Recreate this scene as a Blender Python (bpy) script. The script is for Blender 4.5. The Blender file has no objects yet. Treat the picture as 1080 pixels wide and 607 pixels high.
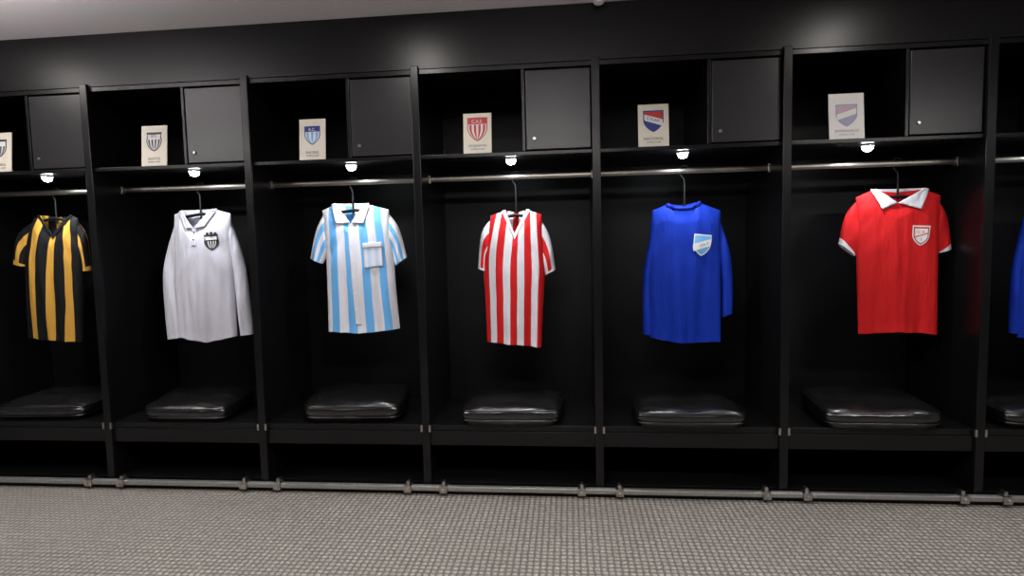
import bpy, bmesh, math, random
from mathutils import Vector, Matrix, noise
from mathutils.bvhtree import BVHTree
random.seed(7)
scn = bpy.context.scene
COL = bpy.context.collection
scn.view_settings.view_transform = 'Standard'

# ------------------------------------------------------------------ materials
def new_mat(name):
    m = bpy.data.materials.new(name); m.use_nodes = True
    nt = m.node_tree
    return m, nt, nt.nodes['Principled BSDF']

def N(nt, t, **kw):
    n = nt.nodes.new(t)
    for k, v in kw.items(): setattr(n, k, v)
    return n

def math_n(nt, op, a, b=None, c=None):
    n = nt.nodes.new('ShaderNodeMath'); n.operation = op
    for i, v in enumerate((a, b, c)):
        if v is None: continue
        if isinstance(v, (int, float)): n.inputs[i].default_value = v
        else: nt.links.new(v, n.inputs[i])
    return n.outputs[0]

def mixc(nt, f, a, b):
    n = nt.nodes.new('ShaderNodeMix'); n.data_type = 'RGBA'
    if isinstance(f, (int, float)): n.inputs[0].default_value = f
    else: nt.links.new(f, n.inputs[0])
    for i, v in ((6, a), (7, b)):
        if isinstance(v, (tuple, list)): n.inputs[i].default_value = (*v[:3], 1)
        else: nt.links.new(v, n.inputs[i])
    return n.outputs[2]

def add_bump(nt, bsdf, height, strength=0.3, dist=0.002):
    b = nt.nodes.new('ShaderNodeBump'); b.inputs['Strength'].default_value = strength
    b.inputs['Distance'].default_value = dist
    nt.links.new(height, b.inputs['Height']); nt.links.new(b.outputs[0], bsdf.inputs['Normal'])

def noise_n(nt, scale, detail=4, vec=None, rough=0.5):
    n = nt.nodes.new('ShaderNodeTexNoise')
    n.inputs['Scale'].default_value = scale; n.inputs['Detail'].default_value = detail
    n.inputs['Roughness'].default_value = rough
    if vec is None:
        tc = nt.nodes.new('ShaderNodeTexCoord'); vec = tc.outputs['Object']
    nt.links.new(vec, n.inputs['Vector'])
    return n.outputs[0]

def simple(name, col, rough=0.5, metal=0.0, bump=0, bscale=60, var=0.0, spec=0.5):
    m, nt, b = new_mat(name)
    b.inputs['Roughness'].default_value = rough; b.inputs['Metallic'].default_value = metal
    b.inputs['Specular IOR Level'].default_value = spec
    nz = noise_n(nt, bscale)
    c2 = tuple(max(0, c * (1 - var)) for c in col)
    nt.links.new(mixc(nt, nz, col, c2), b.inputs['Base Color'])
    if bump: add_bump(nt, b, nz, bump, 0.001)
    return m

M_black = simple('black_laminate', (0.0048, 0.0048, 0.0055), 0.30, bump=0.05, bscale=250, var=0.3, spec=.35)
M_bulk = simple('black_gloss_panel', (0.0055, 0.0055, 0.006), 0.36, bump=0.05, bscale=12, var=0.3, spec=.4)
M_door = simple('charcoal_door', (0.019, 0.019, 0.021), 0.34, bump=0.05, bscale=300, var=0.15)
M_back = simple('black_back_panel', (0.0035, 0.0035, 0.0045), 0.5, var=0.2, spec=.25)
M_chrome = simple('brushed_steel', (0.60, 0.56, 0.52), 0.28, 1.0, bump=0.05, bscale=200, var=0.2)
M_hrail = simple('hanging_rail_steel', (0.40, 0.37, 0.33), 0.38, 1.0, bump=0.05, bscale=200, var=0.25)
M_rail = simple('aluminium_rail', (0.55, 0.53, 0.50), 0.42, 0.8, bump=0.1, bscale=80, var=0.5)
M_plast = simple('black_plastic', (0.003, 0.003, 0.003), 0.55, spec=.2)
M_white_pl = simple('white_plastic', (0.7, 0.7, 0.68), 0.4)
M_wall = simple('dark_wall_paint', (0.16, 0.16, 0.165), 0.7, bump=0.1, bscale=40, var=0.15)
M_ceil = simple('ceiling_paint', (0.80, 0.76, 0.80), 0.8, bump=0.1, bscale=50, var=0.06)

def leather():
    m, nt, b = new_mat('black_leather')
    b.inputs['Base Color'].default_value = (0.006, 0.006, 0.0065, 1)
    b.inputs['Roughness'].default_value = 0.27
    b.inputs['Specular IOR Level'].default_value = 0.95
    tc = N(nt, 'ShaderNodeTexCoord')
    v = N(nt, 'ShaderNodeTexVoronoi'); v.inputs['Scale'].default_value = 260
    nt.links.new(tc.outputs['Object'], v.inputs['Vector'])
    mp = N(nt, 'ShaderNodeMapping'); mp.inputs['Scale'].default_value = (.7, 1.3, 1)
    nt.links.new(tc.outputs['Object'], mp.inputs[0])
    nz = noise_n(nt, 10, 3, mp.outputs[0])
    h = math_n(nt, 'ADD', math_n(nt, 'MULTIPLY', nz, 5.0), math_n(nt, 'MULTIPLY', v.outputs[0], 0.10))
    add_bump(nt, b, h, 0.5, 0.004)
    return m
M_leather = leather()

def emis(name, col, s):
    m, nt, b = new_mat(name)
    b.inputs['Emission Color'].default_value = (*col, 1); b.inputs['Emission Strength'].default_value = s
    nz = noise_n(nt, 5); nt.links.new(mixc(nt, nz, col, col), b.inputs['Base Color'])
    return m
M_led = emis('led_lens', (0.88, 0.95, 1.0), 60)
M_lamp = emis('lamp_diffuser', (1.0, 0.97, 0.92), 4)

def floor_mat():
    m, nt, b = new_mat('studded_rubber_mat')
    tc = N(nt, 'ShaderNodeTexCoord'); sp = N(nt, 'ShaderNodeSeparateXYZ')
    wv = N(nt, 'ShaderNodeVectorMath'); wv.operation = 'ADD'
    nzv = N(nt, 'ShaderNodeTexNoise'); nzv.inputs['Scale'].default_value = 35
    nt.links.new(tc.outputs['Object'], nzv.inputs['Vector'])
    sc = N(nt, 'ShaderNodeVectorMath'); sc.operation = 'SCALE'; sc.inputs['Scale'].default_value = 0.014
    nt.links.new(nzv.outputs['Color'], sc.inputs[0])
    nt.links.new(tc.outputs['Object'], wv.inputs[0]); nt.links.new(sc.outputs[0], wv.inputs[1])
    nt.links.new(wv.outputs[0], sp.inputs[0])
    C = 0.030
    row = math_n(nt, 'DIVIDE', sp.outputs[1], C)
    gy = math_n(nt, 'ABSOLUTE', math_n(nt, 'SUBTRACT', math_n(nt, 'FRACT', row), 0.5))
    gx = math_n(nt, 'ABSOLUTE', math_n(nt, 'SUBTRACT', math_n(nt, 'FRACT', math_n(nt, 'DIVIDE', sp.outputs[0], C)), 0.5))
    mx = math_n(nt, 'POWER', math_n(nt, 'ADD', math_n(nt, 'POWER', gx, 4), math_n(nt, 'POWER', gy, 4)), 0.25)
    mr = N(nt, 'ShaderNodeMapRange'); mr.interpolation_type = 'SMOOTHSTEP'
    mr.inputs[1].default_value = 0.20; mr.inputs[2].default_value = 0.52
    mr.inputs[3].default_value = 1; mr.inputs[4].default_value = 0
    nt.links.new(mx, mr.inputs[0])
    n1 = noise_n(nt, 1.3, 5, tc.outputs['Object']); n2 = noise_n(nt, 70, 5, tc.outputs['Object'], .75)
    base = mixc(nt, n1, (0.56, 0.52, 0.46), (0.31, 0.285, 0.25))
    n3 = N(nt, 'ShaderNodeMapRange'); n3.inputs[1].default_value = .38; n3.inputs[2].default_value = .64
    nt.links.new(n2, n3.inputs[0])
    base = mixc(nt, math_n(nt, 'MULTIPLY', n3.outputs[0], 0.75), base, (0.14, 0.127, 0.112))
    col = mixc(nt, mr.outputs[0], (0.12, 0.108, 0.095), base)
    nt.links.new(col, b.inputs['Base Color'])
    b.inputs['Roughness'].default_value = 0.42
    h = math_n(nt, 'ADD', mr.outputs[0], math_n(nt, 'MULTIPLY', n2, 0.7))
    add_bump(nt, b, h, 0.8, 0.006)
    return m
M_floor = floor_mat()

def cloth(name, a, bcol=None, n=1, cuff=None, cuff_at=0.88, duty=0.5):
    """stripes: n alternating bands across U (odd n -> edges colour a)"""
    m, nt, b = new_mat(name)
    uv = N(nt, 'ShaderNodeUVMap'); sp = N(nt, 'ShaderNodeSeparateXYZ'); nt.links.new(uv.outputs[0], sp.inputs[0])
    tc = N(nt, 'ShaderNodeTexCoord')
    col = a
    if bcol is not None:
        wob = math_n(nt, 'MULTIPLY', math_n(nt, 'SUBTRACT', noise_n(nt, 6, 2, tc.outputs['Object']), 0.5), 0.02)
        u = math_n(nt, 'MULTIPLY', math_n(nt, 'ADD', sp.outputs[0], wob), n / 2.0)
        f = math_n(nt, 'GREATER_THAN', math_n(nt, 'FRACT', u), duty)
        col = mixc(nt, f, a, bcol)
    if cuff is not None:
        f2 = math_n(nt, 'GREATER_THAN', sp.outputs[1], cuff_at)
        col = mixc(nt, f2, col, cuff)
    nz = noise_n(nt, 5, 3, tc.outputs['Object'])
    dark = mixc(nt, 0.08, col, (0, 0, 0))
    nt.links.new(mixc(nt, nz, col, dark), b.inputs['Base Color'])
    b.inputs['Roughness'].default_value = 0.75
    b.inputs['Specular IOR Level'].default_value = 0.18
    mp = N(nt, 'ShaderNodeMapping'); mp.inputs['Scale'].default_value = (1, 1, 0.28)
    mp.inputs['Rotation'].default_value = (0, .15, 0)
    nt.links.new(tc.outputs['Object'], mp.inputs[0])
    w = noise_n(nt, 24, 2, mp.outputs[0])
    w2 = noise_n(nt, 500, 2, tc.outputs['Object'])
    add_bump(nt, b, math_n(nt, 'ADD', w, math_n(nt, 'MULTIPLY', w2, 0.05)), 0.6, 0.012)
    return m

WHITE = (0.62, 0.62, 0.67); RED = (0.52, 0.010, 0.012); BLUE = (0.003, 0.027, 0.34)
SKY = (0.12, 0.37, 0.70); YEL = (0.50, 0.27, 0.04); BLK = (0.004, 0.004, 0.005)
M_wht = cloth('white_cloth', WHITE)
M_paper = simple('cream_card', (0.70, 0.66, 0.56), 0.45, var=0.05)
M_paper2 = simple('white_card', (0.66, 0.64, 0.62), 0.3, var=0.05)
M_red = simple('print_red', (0.50, 0.02, 0.02), 0.5)
M_blu = simple('print_navy', (0.01, 0.03, 0.20), 0.5)
M_sky = simple('print_sky', (0.14, 0.40, 0.74), 0.5)
M_prb = simple('print_black', (0.008, 0.008, 0.008), 0.5)
M_prw = simple('print_white', (0.7, 0.7, 0.7), 0.5)
M_fr = simple('print_faded_rose', (0.42, 0.30, 0.36), 0.5)
M_fb = simple('print_faded_blue', (0.28, 0.28, 0.42), 0.5)

# ------------------------------------------------------------------ helpers
def empty(name, loc=(0, 0, 0)):
    e = bpy.data.objects.new(name, None); e.location = loc; e.empty_display_size = 0.05
    COL.objects.link(e); return e

def adopt(o, p):
    o.parent = p
    o.matrix_parent_inverse = Matrix.Translation(-Vector(p.location))

def obj(name, verts, faces, mats, parent=None, smooth=False, uvs=None):
    me = bpy.data.meshes.new(name); me.from_pydata(verts, [], faces)
    for m in (mats if isinstance(mats, list) else [mats]): me.materials.append(m)
    if uvs:
        ul = me.uv_layers.new(name='UVMap')
        for l in me.loops: ul.data[l.index].uv = uvs[l.vertex_index]
    if smooth:
        for p in me.polygons: p.use_smooth = True
    me.update()
    o = bpy.data.objects.new(name, me); COL.objects.link(o)
    if parent: adopt(o, parent)
    return o

def box(name, x0, x1, y0, y1, z0, z1, mat, parent=None, bevel=0.002):
    v = [(x, y, z) for z in (z0, z1) for y in (y0, y1) for x in (x0, x1)]
    f = [(0, 2, 3, 1), (4, 5, 7, 6), (0, 1, 5, 4), (2, 6, 7, 3), (0, 4, 6, 2), (1, 3, 7, 5)]
    o = obj(name, v, f, mat, parent)
    if bevel:
        b = o.modifiers.new('bevel', 'BEVEL'); b.width = bevel; b.segments = 2
    return o

def lathe(name, prof, mat, loc, axis='Z', seg=24, parent=None):
    vs, fs = [], []
    for r, h in prof:
        for i in range(seg):
            a = 2 * math.pi * i / seg
            c, s = r * math.cos(a), r * math.sin(a)
            p = {'Z': (c, s, h), 'Y': (c, h, s), 'X': (h, c, s)}[axis]
            vs.append((p[0] + loc[0], p[1] + loc[1], p[2] + loc[2]))
    for j in range(len(prof) - 1):
        for i in range(seg):
            k = (i + 1) % seg
            fs.append((j * seg + i, j * seg + k, (j + 1) * seg + k, (j + 1) * seg + i))
    fs.append(tuple(range(seg))[::-1]); fs.append(tuple((len(prof) - 1) * seg + i for i in range(seg)))
    return obj(name, vs, fs, mat, parent, smooth=False)

def tube(name, pts, r, mat, parent=None, cyclic=False):
    c = bpy.data.curves.new(name, 'CURVE'); c.dimensions = '3D'; c.bevel_depth = r; c.bevel_resolution = 3
    s = c.splines.new('POLY'); s.points.add(len(pts) - 1)
    for i, p in enumerate(pts): s.points[i].co = (*p, 1)
    s.use_cyclic_u = cyclic
    c.use_fill_caps = True
    c.materials.append(mat)
    o = bpy.data.objects.new(name, c); COL.objects.link(o)
    if parent: adopt(o, parent)
    return o

def letters(parent, body, size, x, y, z, mat, rot=0.0):
    c = bpy.data.curves.new('lettering', 'FONT'); c.body = body; c.size = size
    c.align_x = 'CENTER'; c.align_y = 'CENTER'; c.extrude = .0004; c.materials.append(mat)
    t = bpy.data.objects.new('lettering', c); COL.objects.link(t)
    t.location = (x, y, z); t.rotation_euler = (math.pi / 2, rot, 0)
    adopt(t, parent)
    return t

def cr(pts, t):
    n = len(pts)
    d = [0]
    for i in range(1, n): d.append(d[-1] + math.dist(pts[i], pts[i - 1]))
    s = t * d[-1]
    i = 0
    while i < n - 2 and s > d[i + 1]: i += 1
    u = (s - d[i]) / max(1e-9, d[i + 1] - d[i])
    p0 = pts[max(i - 1, 0)]; p1 = pts[i]; p2 = pts[i + 1]; p3 = pts[min(i + 2, n - 1)]
    return tuple(0.5 * (2 * b + (c - a) * u + (2 * a - 5 * b + 4 * c - e) * u * u + (-a + 3 * b - 3 * c + e) * u ** 3)
                 for a, b, c, e in zip(p0, p1, p2, p3))

def lin(pts, t):
    n = len(pts); d = [0]
    for i in range(1, n): d.append(d[-1] + math.dist(pts[i], pts[i - 1]))
    s = t * d[-1]; i = 0
    while i < n - 2 and s > d[i + 1]: i += 1
    u = (s - d[i]) / max(1e-9, d[i + 1] - d[i])
    return tuple(a + (b - a) * u for a, b in zip(pts[i], pts[i + 1]))

def coons(T, B, L, R, u, v):
    t = T(u); b = B(u); l = L(v); r = R(v)
    t0, t1, b0, b1 = T(0), T(1), B(0), B(1)
    return tuple((1 - v) * t[i] + v * b[i] + (1 - u) * l[i] + u * r[i]
                 - ((1 - u) * (1 - v) * t0[i] + u * (1 - v) * t1[i] + (1 - u) * v * b0[i] + u * v * b1[i]) for i in (0, 1))

# ------------------------------------------------------------------ shirts
YS = 0.22
def grid_faces(nu, nv, flip=False):
    f = []
    for j in range(nv):
        for i in range(nu):
            a = j * (nu + 1) + i
            q = (a, a + nu + 1, a + nu + 2, a + 1)
            f.append(q[::-1] if flip else q)
    return f

def shirt(name, P, M_body, M_sleeve, seed, back_mat=None, dx=0.0, dz=0.0, H=0.046, roundn=False):
    P = {k: (v[0] / 1000 + dx, v[1] / 1000 + dz) for k, v in P.items()}
    cx = (P['shL'][0] + P['shR'][0]) / 2
    root = empty(name, (cx, YS, P['nkL'][1]))
    nu, nv = 120, 100
    def mk_panel(front):
        if front:
            top = [P['shL'], P['nkL'], P['V'], P['nkR'], P['shR']]
        else:
            m = ((P['nkL'][0] + P['nkR'][0]) / 2, (P['nkL'][1] + P['nkR'][1]) / 2 - 0.012)
            top = [P['shL'], P['nkL'], m, P['nkR'], P['shR']]
        xs = [p[0] for p in top]
        us = [(x - xs[0]) / (xs[-1] - xs[0]) for x in xs]
        def T(u):
            for i in range(4):
                if u <= us[i + 1] + 1e-9:
                    t = (u - us[i]) / (us[i + 1] - us[i])
                    z = top[i][1] + (top[i + 1][1] - top[i][1]) * t
                    if front and i in (1, 2) and roundn:
                        w = (u - us[1]) / (us[3] - us[1])
                        z = top[1][1] + (top[3][1] - top[1][1]) * w - (top[1][1] - top[2][1]) * math.sqrt(max(0, 1 - (2 * w - 1) ** 2))
                    return (top[i][0] + (top[i + 1][0] - top[i][0]) * t, z)
            return top[-1]
        B = lambda u: cr([P['heL'], P['heM'], P['heR']], u)
        L = lambda v: cr([P['shL'], P['arL'], P['waL'], P['heL']], v)
        R = lambda v: cr([P['shR'], P['arR'], P['waR'], P['heR']], v)
        vs, uvs = [], []
        for j in range(nv + 1):
            v = j / nv
            for i in range(nu + 1):
                u = i / nu
                x, z = coons(T, B, L, R, u, v)
                e = abs(2 * u - 1)
                prof = max(0, 1 - e ** 2.4) ** 0.55
                nm = 0.0
                if us[1] < u < us[3]:
                    w = (u - us[1]) / (us[3] - us[1]); nm = min(1, 4 * w * (1 - w) * 1.6) * 0.75
                sv = max(min(1, v / 0.14) ** 0.5, nm)
                h = H * prof * sv * (0.8 + 0.3 * math.sin(math.pi * min(1, v * 1.1)))
                amp = (0.15 + 0.85 * v ** 1.1) * 0.028 * prof
                nn = noise.noise(Vector((x * 9 + seed * 3.1, z * 0.9, seed * 1.7 + (0 if front else 9))))
                n2 = noise.noise(Vector((x * 20 + seed, z * 1.6 + x * 1.5, seed * 2.3)))
                dl = noise.noise(Vector(((x - z * .8) * 11 + seed, (x + z) * 1.5, seed))) * math.exp(-((v - 0.28) / 0.2) ** 2)
                dr = noise.noise(Vector(((x + z * .8) * 11 + seed, (x - z) * 1.5, seed + 4))) * math.exp(-((v - 0.28) / 0.2) ** 2)
                d = amp * (nn * 1.5 + n2 * 0.7) + 0.011 * prof * ((dl if u < .5 else 0) * (1 - 2 * u) * 2 + (dr if u > .5 else 0) * (2 * u - 1) * 2) * min(1, v * 6)
                y = h + d
                zz = z + (0.006 * noise.noise(Vector((x * 14, seed, 0))) * max(0, (v - .9) / .1))
                vs.append((x, YS - y if front else YS + y * 0.8, zz)); uvs.append((u, v))
        return vs, uvs
    vf, uf = mk_panel(True); vb, ub = mk_panel(False)
    obj('front_panel', vf, grid_faces(nu, nv), M_body, root, True, uf)
    obj('back_panel', vb, grid_faces(nu, nv, True), back_mat or M_body, root, True, ub)
    bvh = BVHTree.FromPolygons([Vector(v) for v in vf], grid_faces(nu, nv))
    def ysurf(x, z, default=None):
        h = bvh.ray_cast(Vector((x, -1, z)), Vector((0, 1, 0)))
        if h[0] is not None: return h[0].y
        hh = bvh.find_nearest(Vector((x, YS - 0.05, z)))
        return hh[0].y
    for side, s, a, mo, mi, co, ci in (('left', 'shL', 'arL', 'mLo', 'mLi', 'cLo', 'cLi'), ('right', 'shR', 'arR', 'mRo', 'mRi', 'cRo', 'cRi')):
        ins = 0.02 if side == 'left' else -0.02
        S0 = (P[s][0] + ins, P[s][1] - 0.004); A0 = (P[a][0] + ins * 0.9, P[a][1] + 0.0)
        long_ = math.dist(P[s], P[co]) > 0.5
        O = lambda t: cr([S0, P[mo], P[co]], t)
        I = (lambda t: cr([A0, P[mi], P[ci]], t)) if long_ else (lambda t: lin([A0, P[ci]], t))
        Lf = lambda t: lin([S0, A0], t); Rt = lambda t: lin([P[co], P[ci]], t)
        n1, n2 = (80, 24) if long_ else (36, 30)
        for fb in (True, False):
            vs, uvs = [], []
            for j in range(n2 + 1):
                w = j / n2
                for i in range(n1 + 1):
                    t = i / n1
                    x, z = coons(O, I, Lf, Rt, t, w)
                    prof = max(0, 1 - abs(2 * w - 1) ** 2.2) ** 0.5
                    Hs = (0.028 if not long_ else 0.028 - 0.006 * t)
                    f = noise.noise(Vector((x * 20 + seed, z * (4 if long_ else 7) - x * 6, seed * 5 + (3 if side == 'left' else 0))))
                    y = Hs * prof + 0.014 * prof * f
                    if t < 0.15: y *= (0.40 + 0.60 * (t / 0.15))
                    cyl = YS + 0.008
                    vs.append((x, cyl - y if fb else cyl + y, z)); uvs.append((w, t))
            flip = (side == 'right') ^ fb
            obj('%s_sleeve_%s' % (side, 'front' if fb else 'back'), vs, grid_faces(n1, n2, not flip), M_sleeve, root, True, uvs)
    hang = cx * 0.4 + 0.6 * (P['nkL'][0] + P['nkR'][0]) / 2
    zt = (P['nkL'][1] + P['nkR'][1]) / 2
    return root, P, ysurf, hang, zt

def hanger(cx, zt, P):
    zr = 1.777
    root = empty('clothes_hanger', (cx, YS, zt))
    pts = []
    for k in range(0, 15):
        a = math.radians(-40 + k * (220 / 14))
        pts.append((cx + 0.025 * math.cos(a), YS + 0.010, zr + 0.005 + 0.025 * math.sin(a)))
    pts += [(cx - 0.020, YS + .008, zr - 0.025), (cx - 0.002, YS + .004, zr - 0.05), (cx, YS, zr - 0.07), (cx, YS, zt - 0.055)]
    tube('hook', pts, 0.006, M_plast, root)
    L = P['shL']; R = P['shR']
    arm = []
    for k in range(21):
        t = k / 20
        x = L[0] + 0.03 + (R[0] - L[0] - 0.06) * t
        e = abs(2 * t - 1)
        arm.append((x, YS, min(zt - 0.030, L[1] - 0.03 + (R[1] - L[1]) * t) - 0.0 + 0.03 * (1 - e) ** 0.7))
    tube('shoulder_arm', arm, 0.010, M_plast, root)
    return root

def patch(name, quad, ysurf, off, mat, parent, n=14, m=14, thick=0.002, lift=None):
    vs, uvs = [], []
    for j in range(m + 1):
        v = j / m
        for i in range(n + 1):
            u = i / n
            x = (1 - v) * ((1 - u) * quad[0][0] + u * quad[1][0]) + v * ((1 - u) * quad[3][0] + u * quad[2][0])
            z = (1 - v) * ((1 - u) * quad[0][1] + u * quad[1][1]) + v * ((1 - u) * quad[3][1] + u * quad[2][1])
            y = ysurf(x, z) - off
            if lift: y -= lift(u, v)
            vs.append((x, y, z)); uvs.append((u, v))
    o = obj(name, vs, grid_faces(n, m), mat, parent, True, uvs)
    if thick:
        s = o.modifiers.new('sol', 'SOLIDIFY'); s.thickness = thick; s.offset = 0
    return o

def halfw(t, shape):
    if shape == 'heater':
        return 1.0 if t < 0.45 else math.cos((t - 0.45) / 0.55 * math.pi / 2) ** 0.75
    if shape == 'scallop':
        return (1.0 - 0.10 * math.sin(t * math.pi / 0.4) if t < 0.4 else 1.0 * math.cos((t - 0.4) / 0.6 * math.pi / 2) ** 0.6)
    return 1.0

def crest(parent, cx, cz, w, h, layers, yfun, rot=0.0, shape='heater', name='crest'):
    for k, (s0, s1, t0, t1, sc, mat, off, shear) in enumerate(layers):
        n, m = 10, 14
        vs = []
        for j in range(m + 1):
            t = t0 + (t1 - t0) * j / m
            hw = halfw(t, shape)
            for i in range(n + 1):
                s = s0 + (s1 - s0) * i / n
                x = s * hw * w / 2 * sc; tt = t + shear * s
                z = (0.5 - tt) * h * sc
                xr = x * math.cos(rot) - z * math.sin(rot); zr = x * math.sin(rot) + z * math.cos(rot)
                vs.append((cx + xr, yfun(cx + xr, cz + zr) - off, cz + zr))
        obj('%s_part_%d' % (name, k + 1), vs, grid_faces(n, m), mat, parent, True)

def collar_polo(root, P, ysurf, mat, tipL, tipR, rise=0.018):
    nL, nR = P['nkL'], P['nkR']
    V = P['V']
    lift = lambda u, v: 0.006 + 0.008 * math.sin(math.pi * min(1, u)) * (1 - v)
    patch('collar_wing_left', [(nL[0] - 0.014, nL[1] - 0.004), (nL[0] + 0.008, nL[1] + rise * 0.3), (V[0] - 0.001, V[1] + 0.004), tipL], ysurf, 0.003, mat, root, lift=lift, thick=0.004)
    patch('collar_wing_right', [(nR[0] - 0.008, nR[1] + rise * 0.3), (nR[0] + 0.014, nR[1] - 0.004), tipR, (V[0] + 0.001, V[1] + 0.004)], ysurf, 0.003, mat, root, lift=lift, thick=0.004)
    vs, uvs = [], []
    n = 30
    for j in range(7):
        v = j / 6
        for i in range(n + 1):
            u = i / n
            a = math.pi * u
            x = (nL[0] + nR[0]) / 2 - (nR[0] - nL[0]) / 2 * math.cos(a) * (1 + 0.04 * (1 - v))
            z = nL[1] + (nR[1] - nL[1]) * u + rise * (0.35 - v * 1.7) + 0.002 * math.sin(a)
            y = YS - 0.012 + 0.055 * math.sin(a)
            vs.append((x, y, z)); uvs.append((u, v))
    o = obj('collar_stand', vs, grid_faces(n, 6), mat, root, True, uvs)
    s = o.modifiers.new('sol', 'SOLIDIFY'); s.thickness = 0.004

def neck_rib(root, P, ysurf, mat, w=0.016, roundn=False):
    nL, nR, V = P['nkL'], P['nkR'], P['V']
    if roundn:
        n = 40; vs = []; f = []
        for i in range(n + 1):
            a = i / n
            s = math.sqrt(max(0, 1 - (2 * a - 1) ** 2))
            for q in (0, 1, 2):
                k = q / 2
                x = nL[0] + (nR[0] - nL[0]) * a + (2 * a - 1) * w * k
                z = nL[1] + (nR[1] - nL[1]) * a - (nL[1] - V[1]) * s - w * k * (0.3 + 0.7 * s) + 0.004
                vs.append((x, ysurf(x, z - 0.002) - 0.004, z))
        for i in range(n):
            for q in (0, 1):
                b = i * 3 + q; f.append((b, b + 1, b + 4, b + 3))
        o = obj('neck_rib', vs, f, mat, root, True); s = o.modifiers.new('s', 'SOLIDIFY'); s.thickness = 0.003
        return
    patch('neck_rib_left', [(nL[0] - w, nL[1] - 0.002), (nL[0] + 0.002, nL[1] + 0.003), (V[0], V[1] + 0.004), (V[0], V[1] - w * 1.6)], ysurf, 0.003, mat, root, 6, 20)
    patch('neck_rib_right', [(nR[0] - 0.002, nR[1] + 0.003), (nR[0] + w, nR[1] - 0.002), (V[0], V[1] - w * 1.6), (V[0], V[1] + 0.004)], ysurf, 0.003, mat, root, 6, 20)

def button(root, x, z, ysurf, r=0.0055, mat=None):
    y = ysurf(x, z) - 0.006
    lathe('button', [(r, -0.0015), (r, 0.0), (r * 0.8, 0.003)], mat or M_white_pl, (x, y, z), 'Y', 14, root)

K = "shL nkL V nkR shR arL waL heL heM heR waR arR cLo cLi mLo mLi cRo cRi mRo mRi".split()
def PP(*a): return dict(zip(K, a))
D1 = PP((-3622, 1616), (-3566, 1633), (-3470, 1502), (-3352, 1627), (-3314, 1608), (-3695, 1408), (-3721, 1121), (-3734, 831), (-3530, 817), (-3341, 803), (-3308, 1115), (-3292, 1387), (-3799, 1323), (-3718, 1303), (-3754, 1509), (-3705, 1371), (-3255, 1269), (-3302, 1264), (-3264, 1485), (-3297, 1332))
D2 = PP((-2646, 1614), (-2587, 1630), (-2500, 1515), (-2362, 1635), (-2271, 1609), (-2661, 1398), (-2668, 1106), (-2674, 836), (-2480, 800), (-2274, 833), (-2270, 1100), (-2265, 1389), (-2754, 812), (-2655, 824), (-2748, 1260), (-2664, 1167), (-2165, 844), (-2254, 833), (-2196, 1280), (-2273, 1161))
D3 = PP((-1670, 1610), (-1585, 1645), (-1480, 1522), (-1376, 1640), (-1249, 1604), (-1658, 1340), (-1658, 1092), (-1663, 859), (-1430, 851), (-1205, 873), (-1220, 1115), (-1228, 1354), (-1764, 1319), (-1686, 1282), (-1712, 1506), (-1672, 1311), (-1147, 1312), (-1220, 1261), (-1193, 1493), (-1224, 1308))
D4 = PP((-618, 1552), (-532, 1577), (-478, 1435), (-401, 1579), (-316, 1549), (-671, 1296), (-666, 1048), (-661, 786), (-493, 773), (-331, 749), (-315, 1015), (-299, 1255), (-708, 1234), (-656, 1216), (-679, 1451), (-660, 1262), (-237, 1219), (-300, 1186), (-268, 1412), (-300, 1220))
D5 = PP((333, 1553), (425, 1589), (506, 1562), (592, 1595), (720, 1542), (310, 1332), (308, 1063), (313, 803), (505, 779), (723, 777), (722, 1057), (721, 1306), (274, 826), (324, 820), (282, 1204), (320, 1119), (792, 945), (733, 923), (780, 1277), (727, 1168))
D6 = PP((1463, 1595), (1545, 1632), (1667, 1552), (1820, 1629), (1910, 1592), (1470, 1285), (1479, 1046), (1489, 817), (1694, 831), (1913, 813), (1906, 1040), (1904, 1297), (1376, 1335), (1465, 1263), (1409, 1490), (1465, 1274), (1973, 1295), (1909, 1270), (1953, 1465), (1904, 1281))

# 1 yellow / black
mb = cloth('yellow_black_stripe', BLK, YEL, 7, duty=.57); ms = cloth('yellow_black_sleeve', BLK, YEL, 3, cuff=YEL, cuff_at=0.88)
r, P, ys, hx, zt = shirt('striped_jersey', D1, mb, ms, 1)
neck_rib(r, P, ys, cloth('black_rib', BLK)); hanger(hx, zt, P)

# 2 white long sleeve polo
mw = cloth('off_white_cloth', (0.49, 0.49, 0.55))
r, P, ys, hx, zt = shirt('long_sleeve_jersey', D2, mw, mw, 2)
collar_polo(r, P, ys, mw, (-2.548, 1.520), (-2.425, 1.528)); hanger(hx, zt, P)
patch('placket', [(-2.512, 1.515), (-2.484, 1.515), (-2.482, 1.41), (-2.510, 1.41)], ys, 0.003, mw, r, 6, 14)
for z in (1.495, 1.45): button(r, -2.497, z, ys, 0.005, M_prb)
lay = [(-1, 1, 0, 1, 1.0, M_prb, .003, 0), (-1, 1, .07, .30, .84, M_prw, .0045, 0)]
for s in (-0.55, -0.15, 0.25, 0.62): lay.append((s - .05, s + .07, .40, .92, .84, M_prw, .0045, 0))
crest(r, -2.380, 1.430, 0.090, 0.100, lay, ys, 0.05, 'scallop')
letters(r, 'SFC', .020, -2.380, ys(-2.38, 1.462) - .006, 1.462, M_prb, -.05)
for k in (-1, 0, 1): lathe('crest_crown', [(0.010, -0.001), (0.010, .002), (.004, .003)], M_prb, (-2.380 + k * 0.026, ys(-2.38, 1.487) - .004, 1.487 - abs(k) * .003), 'Y', 12, r)

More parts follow.
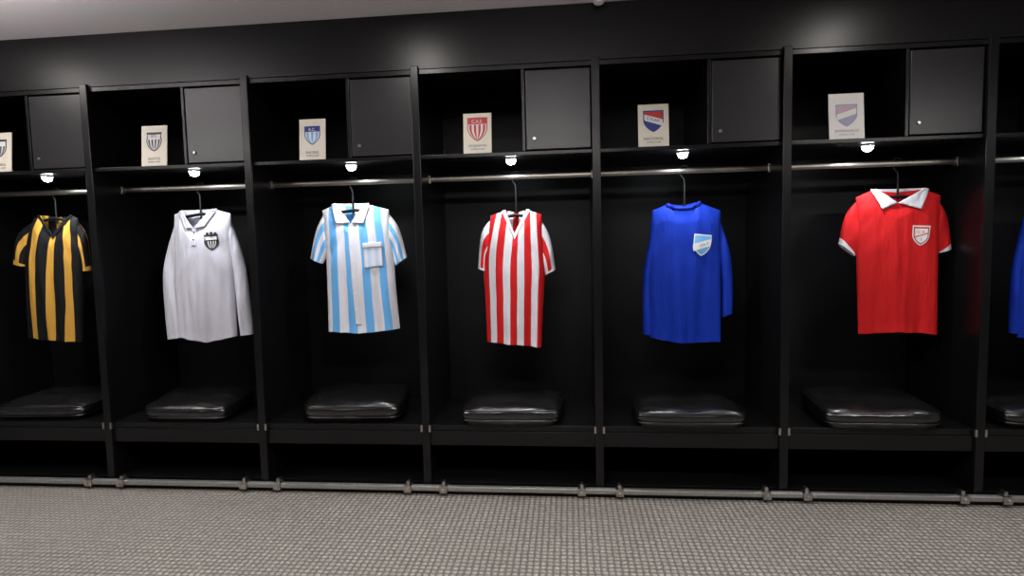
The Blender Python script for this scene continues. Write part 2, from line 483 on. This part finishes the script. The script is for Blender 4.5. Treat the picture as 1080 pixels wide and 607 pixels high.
# 3 sky / white polo with pocket
mb = cloth('sky_white_stripe', WHITE, SKY, 9); ms = cloth('sky_white_sleeve', WHITE, SKY, 5)
r, P, ys, hx, zt = shirt('striped_polo_shirt', D3, mb, ms, 3)
collar_polo(r, P, ys, M_wht, (-1.565, 1.525), (-1.395, 1.522)); hanger(hx, zt, P)
patch('placket', [(-1.497, 1.520), (-1.463, 1.520), (-1.435, 0.90), (-1.469, 0.90)], ys, 0.002, M_wht, r, 6, 60, 0.0015)
for z in (1.49, 1.40, 1.30, 1.20, 1.10, 1.0): button(r, -1.480 + (1.512 - z) * 0.045, z, ys)
pk = cloth('pocket_cloth', WHITE, (0.42, 0.55, 0.72), 5)
patch('chest_pocket', [(-1.401, 1.392), (-1.288, 1.399), (-1.284, 1.262), (-1.397, 1.250)], ys, 0.005, pk, r, 12, 16, 0.003)
patch('pocket_hem', [(-1.404, 1.402), (-1.285, 1.409), (-1.285, 1.380), (-1.404, 1.373)], ys, 0.009, M_wht, r, 12, 6, 0.003)

# 4 red / white V-neck
mb = cloth('red_white_stripe', RED, WHITE, 9); ms = cloth('red_white_sleeve', WHITE, RED, 3, cuff=WHITE, cuff_at=0.92)
r, P, ys, hx, zt = shirt('v_neck_jersey', D4, mb, ms, 4)
neck_rib(r, P, ys, M_wht, 0.02); hanger(hx, zt, P)

# 5 royal blue long sleeve
mbl = cloth('royal_blue_cloth', BLUE)
mrib = cloth('royal_blue_rib', (0.003, 0.017, 0.26))
r, P, ys, hx, zt = shirt('long_sleeve_football_shirt', D5, mbl, mbl, 5, roundn=True)
neck_rib(r, P, ys, mrib, 0.018, True); hanger(hx, zt, P)
crest(r, 0.606, 1.345, 0.100, 0.125, [(-1, 1, 0, 1, 1.0, M_prw, .003, 0), (-1, 1, 0, 1, .88, M_sky, .0045, 0), (-1.05, 1.05, .32, .66, .98, M_prw, .006, -.14)], ys, -0.10)
letters(r, 'C.N.de F.', .020, 0.606, ys(.606, 1.345) - .009, 1.346, M_blu, -.24)
box('neck_label', 0.578, 0.606, YS + 0.02, YS + 0.023, 1.575, 1.592, M_prw, r, 0)

# 6 red polo
mr_ = cloth('red_cloth', RED); msr = cloth('red_sleeve_cloth', RED, cuff=WHITE, cuff_at=0.84)
r, P, ys, hx, zt = shirt('polo_shirt', D6, mr_, msr, 6)
collar_polo(r, P, ys, M_wht, (1.580, 1.522), (1.785, 1.518)); hanger(hx, zt, P)
crest(r, 1.787, 1.371, 0.094, 0.112, [(-1, 1, 0, 1, 1.0, M_prw, .003, 0), (-1, 1, 0, 1, .86, M_red, .0045, 0), (-1, 1, .03, .98, .74, M_prw, .006, 0),
      (-1.0, 1.0, .44, .50, .80, M_red, .0075, -.14)], ys, -0.06)
letters(r, 'C A', .022, 1.787, ys(1.787, 1.39) - .010, 1.392, M_red)
letters(r, 'I', .026, 1.787, ys(1.787, 1.35) - .010, 1.350, M_red)

# 7 blue shirt, next bay
r, P, ys, hx, zt = shirt('long_sleeve_football_shirt', D5, mbl, mbl, 8, dx=2.02, dz=-0.01, roundn=True)
neck_rib(r, P, ys, mrib, 0.018, True); hanger(hx, zt, P)

# ------------------------------------------------------------------ lockers
DEP = 0.64; ZT = 2.334; ZS = 1.866; ZSE = 0.335; ZF = -0.06
K0, K1 = -5, 3
LEDX = {-5: -4.40, -4: -3.37, -3: -2.40, -2: -1.42, -1: -0.477, 0: 0.48, 1: 1.45, 2: 2.47, 3: 3.47}
for k in range(K0, K1 + 1):
    L = empty('open_locker', (k, 0, ZF))
    last = (k == K1)
    for kk in ([k, k + 1] if last else [k]):
        box('partition', kk - .012, kk + .012, 0.0, DEP, ZF, 2.36, M_black, L)
        box('post', kk - .023, kk + .023, -0.022, 0.004, ZF, 2.375, M_black, L, 0.004)
        box('post_clip', kk - .030, kk - .018, -0.028, -0.012, 0.30, 0.338, M_chrome, L, 0.001)
        box('post_clip', kk + .018, kk + .030, -0.028, -0.012, 0.30, 0.338, M_chrome, L, 0.001)
    a, b = k + .012, k + 1 - .012
    box('back_board', a, b, DEP, DEP + .02, ZF, 2.36, M_back, L, 0)
    box('top_board', a, b, 0.0, DEP, ZT, 2.36, M_black, L)
    box('shelf', a, b, 0.002, DEP, ZS, 1.888, M_black, L, 0.003)
    box('shelf_divider', k + .595, k + .613, 0.004, DEP, 1.888, ZT, M_black, L)
    box('cabinet_door', k + .618, k + .972, 0.006, 0.024, 1.896, ZT - .008, M_door, L, 0.003)
    lathe('door_lock', [(.009, .002), (.009, -.006), (.006, -.008)], M_chrome, (k + .662, 0.004, 1.955), 'Y', 16, L)
    box('seat_board', a, b, 0.0, DEP, .300, ZSE, M_black, L, 0.004)
    box('seat_fascia', a, b, -0.004, 0.016, .215, .300, M_black, L, 0.003)
    box('bottom_board', a, b, 0.01, DEP, ZF, -0.01, M_black, L, 0.003)
    n = 16; vs = []; fs = []
    for xx in (a, b):
        for i in range(n):
            t = 2 * math.pi * i / n
            vs.append((xx, YS + .008 * math.cos(t), 1.776 + .017 * math.sin(t)))
    for i in range(n): fs.append((i, (i + 1) % n, n + (i + 1) % n, n + i))
    obj('hanging_rail', vs, fs, M_hrail, L, True)
    for xx, s in ((a, 1), (b, -1)):
        box('rail_socket', min(xx, xx + s * .008), max(xx, xx + s * .008), YS - .018, YS + .018, 1.75, 1.80, M_hrail, L, 0.002)
    x = LEDX[k]
    lathe('led_housing', [(.034, 0), (.034, -.008), (.028, -.012)], M_white_pl, (x, 0.08, ZS), 'Z', 24, L)
    lathe('led_lens', [(.027, 0), (.026, -.010), (.019, -.021), (.006, -.026)], M_led, (x, 0.08, ZS - .012), 'Z', 20, L)
    ld = bpy.data.lights.new('led_beam', 'SPOT'); ld.energy = 19; ld.color = (.90, .95, 1); ld.spot_size = math.radians(150); ld.spot_blend = 1; ld.shadow_soft_size = .025
    lo = bpy.data.objects.new('led_beam', ld); lo.location = (x, 0.08, ZS - .045); COL.objects.link(lo); adopt(lo, L)

# bulkhead over the lockers
box('wall_bulkhead', K0 - .05, K1 + 1.05, -0.004, 0.70, 2.362, 2.66, M_bulk, None, 0)

# base rail with clamps
rail = empty('foot_rail', (0, -.05, -.02))
box('rail_channel', K0, K1 + 1, -.075, -.040, -.032, -.004, M_rail, rail, .006)
box('rail_plinth', K0, K1 + 1, -.040, -.024, -.060, -.020, M_black, rail, .002)
for k in range(K0, K1 + 2):
    for s in (-.105, .105):
        box('rail_clamp', k + s - .022, k + s + .022, -.088, -.030, -.040, .002, M_chrome, rail, .004)
        box('clamp_stem', k + s - .009, k + s + .009, -.070, -.030, -.004, .022, M_chrome, rail, .003)
        lathe('clamp_bolt', [(.008, 0), (.008, -.006), (.005, -.008)], M_chrome, (k + s, -.088, -.02), 'Y', 12, rail)

# ------------------------------------------------------------------ cushions
def cushion(FL, FR, BR, BL, seed, T=0.115):
    c = ((FL[0] + FR[0] + BR[0] + BL[0]) / 4, (FL[1] + FR[1] + BR[1] + BL[1]) / 4)
    root = empty('seat_cushion', (c[0], c[1], ZSE))
    def bil(a, b):
        u, v = (a + 1) / 2, (b + 1) / 2
        return tuple((1 - v) * ((1 - u) * FL[i] + u * FR[i]) + v * ((1 - u) * BL[i] + u * BR[i]) for i in (0, 1))
    bm = bmesh.new()
    bmesh.ops.create_cube(bm, size=2)
    bmesh.ops.subdivide_edges(bm, edges=bm.edges[:], cuts=49, use_grid_fill=True)
    for v in bm.verts:
        a, b, cc = v.co
        r = (abs(a) ** 9 + abs(b) ** 9) ** (1 / 9)
        m = max(abs(a), abs(b))
        s = m / r if r > 1e-6 else 1
        a2, b2 = a * s, b * s
        side = 1 - 0.05 * abs(cc) ** 2.5 * (1 if m > .9 else m)
        side += 0.005 * noise.noise(Vector((a * 4, b * 4, seed)))
        x, y = bil(a2 * side, b2 * side)
        eb = abs(b) ** (2.0 if b < 0 else 4.0)
        edge = (1 - abs(a) ** 4) * (1 - eb)
        th = 0.50 + 0.56 * max(0, edge) ** 0.62
        nz = noise.noise(Vector((x * 5, y * 8, seed * 3))) * .014 + noise.noise(Vector((x * 11, y * 20, seed))) * .004
        if cc > -0.999: z = ZSE + T / 2 + (cc * T / 2) * th + (nz if cc > 0 else 0) * max(cc, 0)
        else: z = ZSE + 0.001
        z = max(z, ZSE + .001)
        v.co = (x, y, z)
    me = bpy.data.meshes.new('pad'); bm.to_mesh(me); bm.free()
    me.materials.append(M_leather)
    for p in me.polygons: p.use_smooth = True
    o = bpy.data.objects.new('pad', me); COL.objects.link(o); adopt(o, root)
    for zz, sc in ((T * .72, .985), (T * .26, .985)):
        pts = []
        for i in range(120):
            t = 2 * math.pi * i / 120
            ca, sa = math.cos(t), math.sin(t)
            q = (abs(ca) ** 9 + abs(sa) ** 9) ** (1 / 9)
            x, y = bil(ca / q * sc, sa / q * sc)
            pts.append((x, y, ZSE + zz))
        tube('piping', pts, .004, M_leather, root, True)
cushion((-3.80, 0.0), (-3.20, .03), (-3.28, .50), (-3.90, .50), 1)
cushion((-2.79, 0.0), (-2.24, 0.0), (-2.33, .53), (-2.94, .52), 2)
cushion((-1.76, 0.0), (-1.16, 0.02), (-1.25, .57), (-1.89, .55), 3, .135)
cushion((-.80, -.03), (-.22, -.02), (-.19, .44), (-.78, .44), 4, .125)
cushion((.20, -.04), (.81, -.04), (.79, .41), (.22, .41), 5, .115)
cushion((1.21, -.03), (1.82, -.04), (1.88, .51), (1.27, .51), 6, .125)
cushion((2.13, 0.0), (2.73, 0.0), (2.80, .50), (2.20, .50), 7)
cushion((-4.80, 0.0), (-4.2, 0.0), (-4.25, .5), (-4.85, .5), 8)

# ------------------------------------------------------------------ plaques
def plaque(x0, x1, zh, layers, title, shape='heater', cw=.095, ch=.11, czf=.60, paper=M_paper, roll=0, txt=M_prb, extra=()):
    cx = (x0 + x1) / 2; w = x1 - x0
    root = empty('club_crest_card', (0, 0, 0))
    box('card', -w / 2, w / 2, -.003, .003, 0, zh, paper, root, .001)
    obj('easel_strut', [(-.02, .003, zh * .7), (.02, .003, zh * .7), (.03, .055, 0.018), (-.03, .055, 0.018), (-.02, .005, zh * .7), (.02, .005, zh * .7), (.03, .058, .018), (-.03, .058, .018)],
        [(0, 1, 2, 3), (7, 6, 5, 4), (0, 4, 5, 1), (1, 5, 6, 2), (2, 6, 7, 3), (3, 7, 4, 0)], paper, root)
    crest(root, 0, zh * czf, cw, ch, layers, lambda x, z: -.003, 0, shape)
    for body, size, dz, mt, rt in extra: letters(root, body, size, 0, -.0062, zh * czf + dz, mt, rt)
    letters(root, title, .021 if len(title) < 10 else .0165, 0, -.0036, .045, txt)
    letters(root, 'FUTBOL CLUB', .012, 0, -.0036, .026, txt)
    root.location = (cx, .035, 1.889); root.rotation_euler = (-.09, 0, roll)
def stripes(n, m1, off=.0035, t0=.3, t1=.93, sc=.86):
    out = []
    for i in range(n):
        s = -1 + 2 * (i + .5) / n
        out.append((s - .5 / n, s + .5 / n, t0, t1, sc, m1, off, 0))
    return out
santos = [(-1, 1, 0, 1, 1, M_prb, .0005, 0), (-1, 1, .05, .98, .86, M_prw, .001, 0)] + stripes(4, M_prb, .0015, .36, .95)
plaque(-2.701, -2.538, .244, santos, 'SANTOS', 'scallop', cw=.10, ch=.115, extra=(('SFC', .026, .034, M_prb, 0),))
plaque(-3.72, -3.56, .244, santos, 'PENAROL')
plaque(-1.712, -1.554, .240, [(-1, 1, 0, 1, 1, M_blu, .0005, 0), (-1, 1, 0, 1, .88, M_prw, .001, 0), (-1, 1, 0.0, .28, .88, M_blu, .0015, 0)] + stripes(3, M_sky, .0015, .30, .97, .88), 'RACING', extra=(('R.C.', .024, .033, M_prw, 0),))
plaque(-.742, -.581, .230, [(-1, 1, 0, 1, 1, M_red, .0005, 0), (-1, 1, 0, 1, .9, M_prw, .001, 0), (-1, 1, 0.0, .26, .9, M_red, .0015, 0)] + stripes(4, M_red, .0015, .28, .98, .9), 'ESTUDIANTES', cw=.115, ch=.135, extra=(('C.A.E.', .026, .044, M_prw, 0),))
plaque(.233, .398, .235, [(-1, 1, 0, 1, 1, M_blu, .0005, 0), (-1, 1, 0, 1, .88, M_red, .001, 0), (-1, 1, .45, 1, .88, M_blu, .0013, 0), (-1, 1, .28, .60, .9, M_prw, .0018, .14)],
       'NACIONAL', cw=.11, ch=.12, extra=(('C.N.deF.', .021, .008, M_blu, .26),))
plaque(1.233, 1.412, .245, [(-1, 1, 0, 1, 1, M_fb, .0005, 0), (-1, 1, 0, 1, .88, M_fr, .001, 0), (-1, 1, .45, 1, .88, M_fb, .0013, 0), (-1, 1, .30, .58, .9, M_paper2, .0018, -.14)], 'INDEPENDIENTE', cw=.11, ch=.12, czf=.52, paper=M_paper2, txt=M_fb)

# ------------------------------------------------------------------ room shell
XL, XR, YB = K0 - .05, K1 + 1.05, -5.5
box('floor', XL, XR, YB, .72, -.12, ZF, M_floor, None, 0)
box('ceiling', XL, XR, YB, .72, 2.662, 2.76, M_ceil, None, 0)
box('wall_back', XL, XR, .70, .78, ZF, 2.66, M_wall, None, 0)
box('wall_left', XL - .08, XL, YB, .72, ZF, 2.66, M_wall, None, 0)
box('wall_right', XR, XR + .08, YB, .72, ZF, 2.66, M_wall, None, 0)
box('wall_front', XL, XR, YB - .08, YB, ZF, 2.66, M_wall, None, 0)

L = empty('smoke_detector', (.02, -.07, 2.66))
lathe('base', [(.045, 0), (.045, -.012), (.038, -.018)], M_white_pl, (.02, -.07, 2.66), 'Z', 28, L)
lathe('dome', [(.030, -.018), (.026, -.032), (.012, -.040)], M_white_pl, (.02, -.07, 2.66), 'Z', 28, L)

def downlight(x, y, e):
    L = empty('ceiling_downlight', (x, y, 2.66))
    lathe('trim_ring', [(.085, 0), (.085, -.008), (.070, -.010)], M_white_pl, (x, y, 2.66), 'Z', 32, L)
    lathe('diffuser', [(.066, -.009), (.066, -.013), (.050, -.014)], M_lamp, (x, y, 2.66), 'Z', 32, L)
    ld = bpy.data.lights.new('beam', 'AREA'); ld.shape = 'DISK'; ld.size = .13; ld.energy = e; ld.color = (1, .95, .90)
    lo = bpy.data.objects.new('beam', ld); lo.location = (x, y, 2.64); COL.objects.link(lo); adopt(lo, L)
for x in (-3.7, -1.1, 1.5): downlight(x, -.75, 7)
def fill_light(x, y, e, eu):
    # added fill fixture, not a known lamp: brightens the room and the ceiling
    z = 2.28
    L = empty('added_fill_light', (x, y, z))
    box('fill_light_housing', x - .62, x + .62, y - .15, y + .15, z, z + .05, M_white_pl, L, .006)
    box('diffuser', x - .59, x + .59, y - .13, y + .13, z - .008, z + .002, M_lamp, L, 0)
    for s in (-.5, .5): tube('fill_light_wire', [(x + s, y, z + .05), (x + s, y, 2.662)], .003, M_chrome, L)
    for nm, en, zz, rx in (('glow_down', e, z - .015, 0), ('glow_up', eu, z + .06, math.pi)):
        ld = bpy.data.lights.new(nm, 'AREA'); ld.shape = 'RECTANGLE'; ld.size = 1.15; ld.size_y = .26; ld.energy = en; ld.color = (1, .97, .94)
        lo = bpy.data.objects.new(nm, ld); lo.location = (x, y, zz); lo.rotation_euler = (rx, 0, 0); COL.objects.link(lo); adopt(lo, L)
fill_light(-3.2, -1.35, 22, 42); fill_light(-.4, -1.9, 36, 26); fill_light(2.4, -1.9, 34, 4)

# ------------------------------------------------------------------ world, camera
w = bpy.data.worlds.new('world'); scn.world = w; w.use_nodes = True
w.node_tree.nodes['Background'].inputs[0].default_value = (.02, .02, .022, 1)
cam = bpy.data.cameras.new('camera'); co = bpy.data.objects.new('camera', cam); COL.objects.link(co)
co.matrix_world = Matrix.Translation((-.16234, -3.21924, 1.36205)) @ Matrix.Rotation(.09852, 4, 'Z') @ Matrix.Rotation(math.pi / 2 - .07213, 4, 'X') @ Matrix.Rotation(-.02265, 4, 'Z')
cam.sensor_width = 36; cam.lens = 604.17 / 1080 * 36; cam.clip_start = .05
scn.camera = co
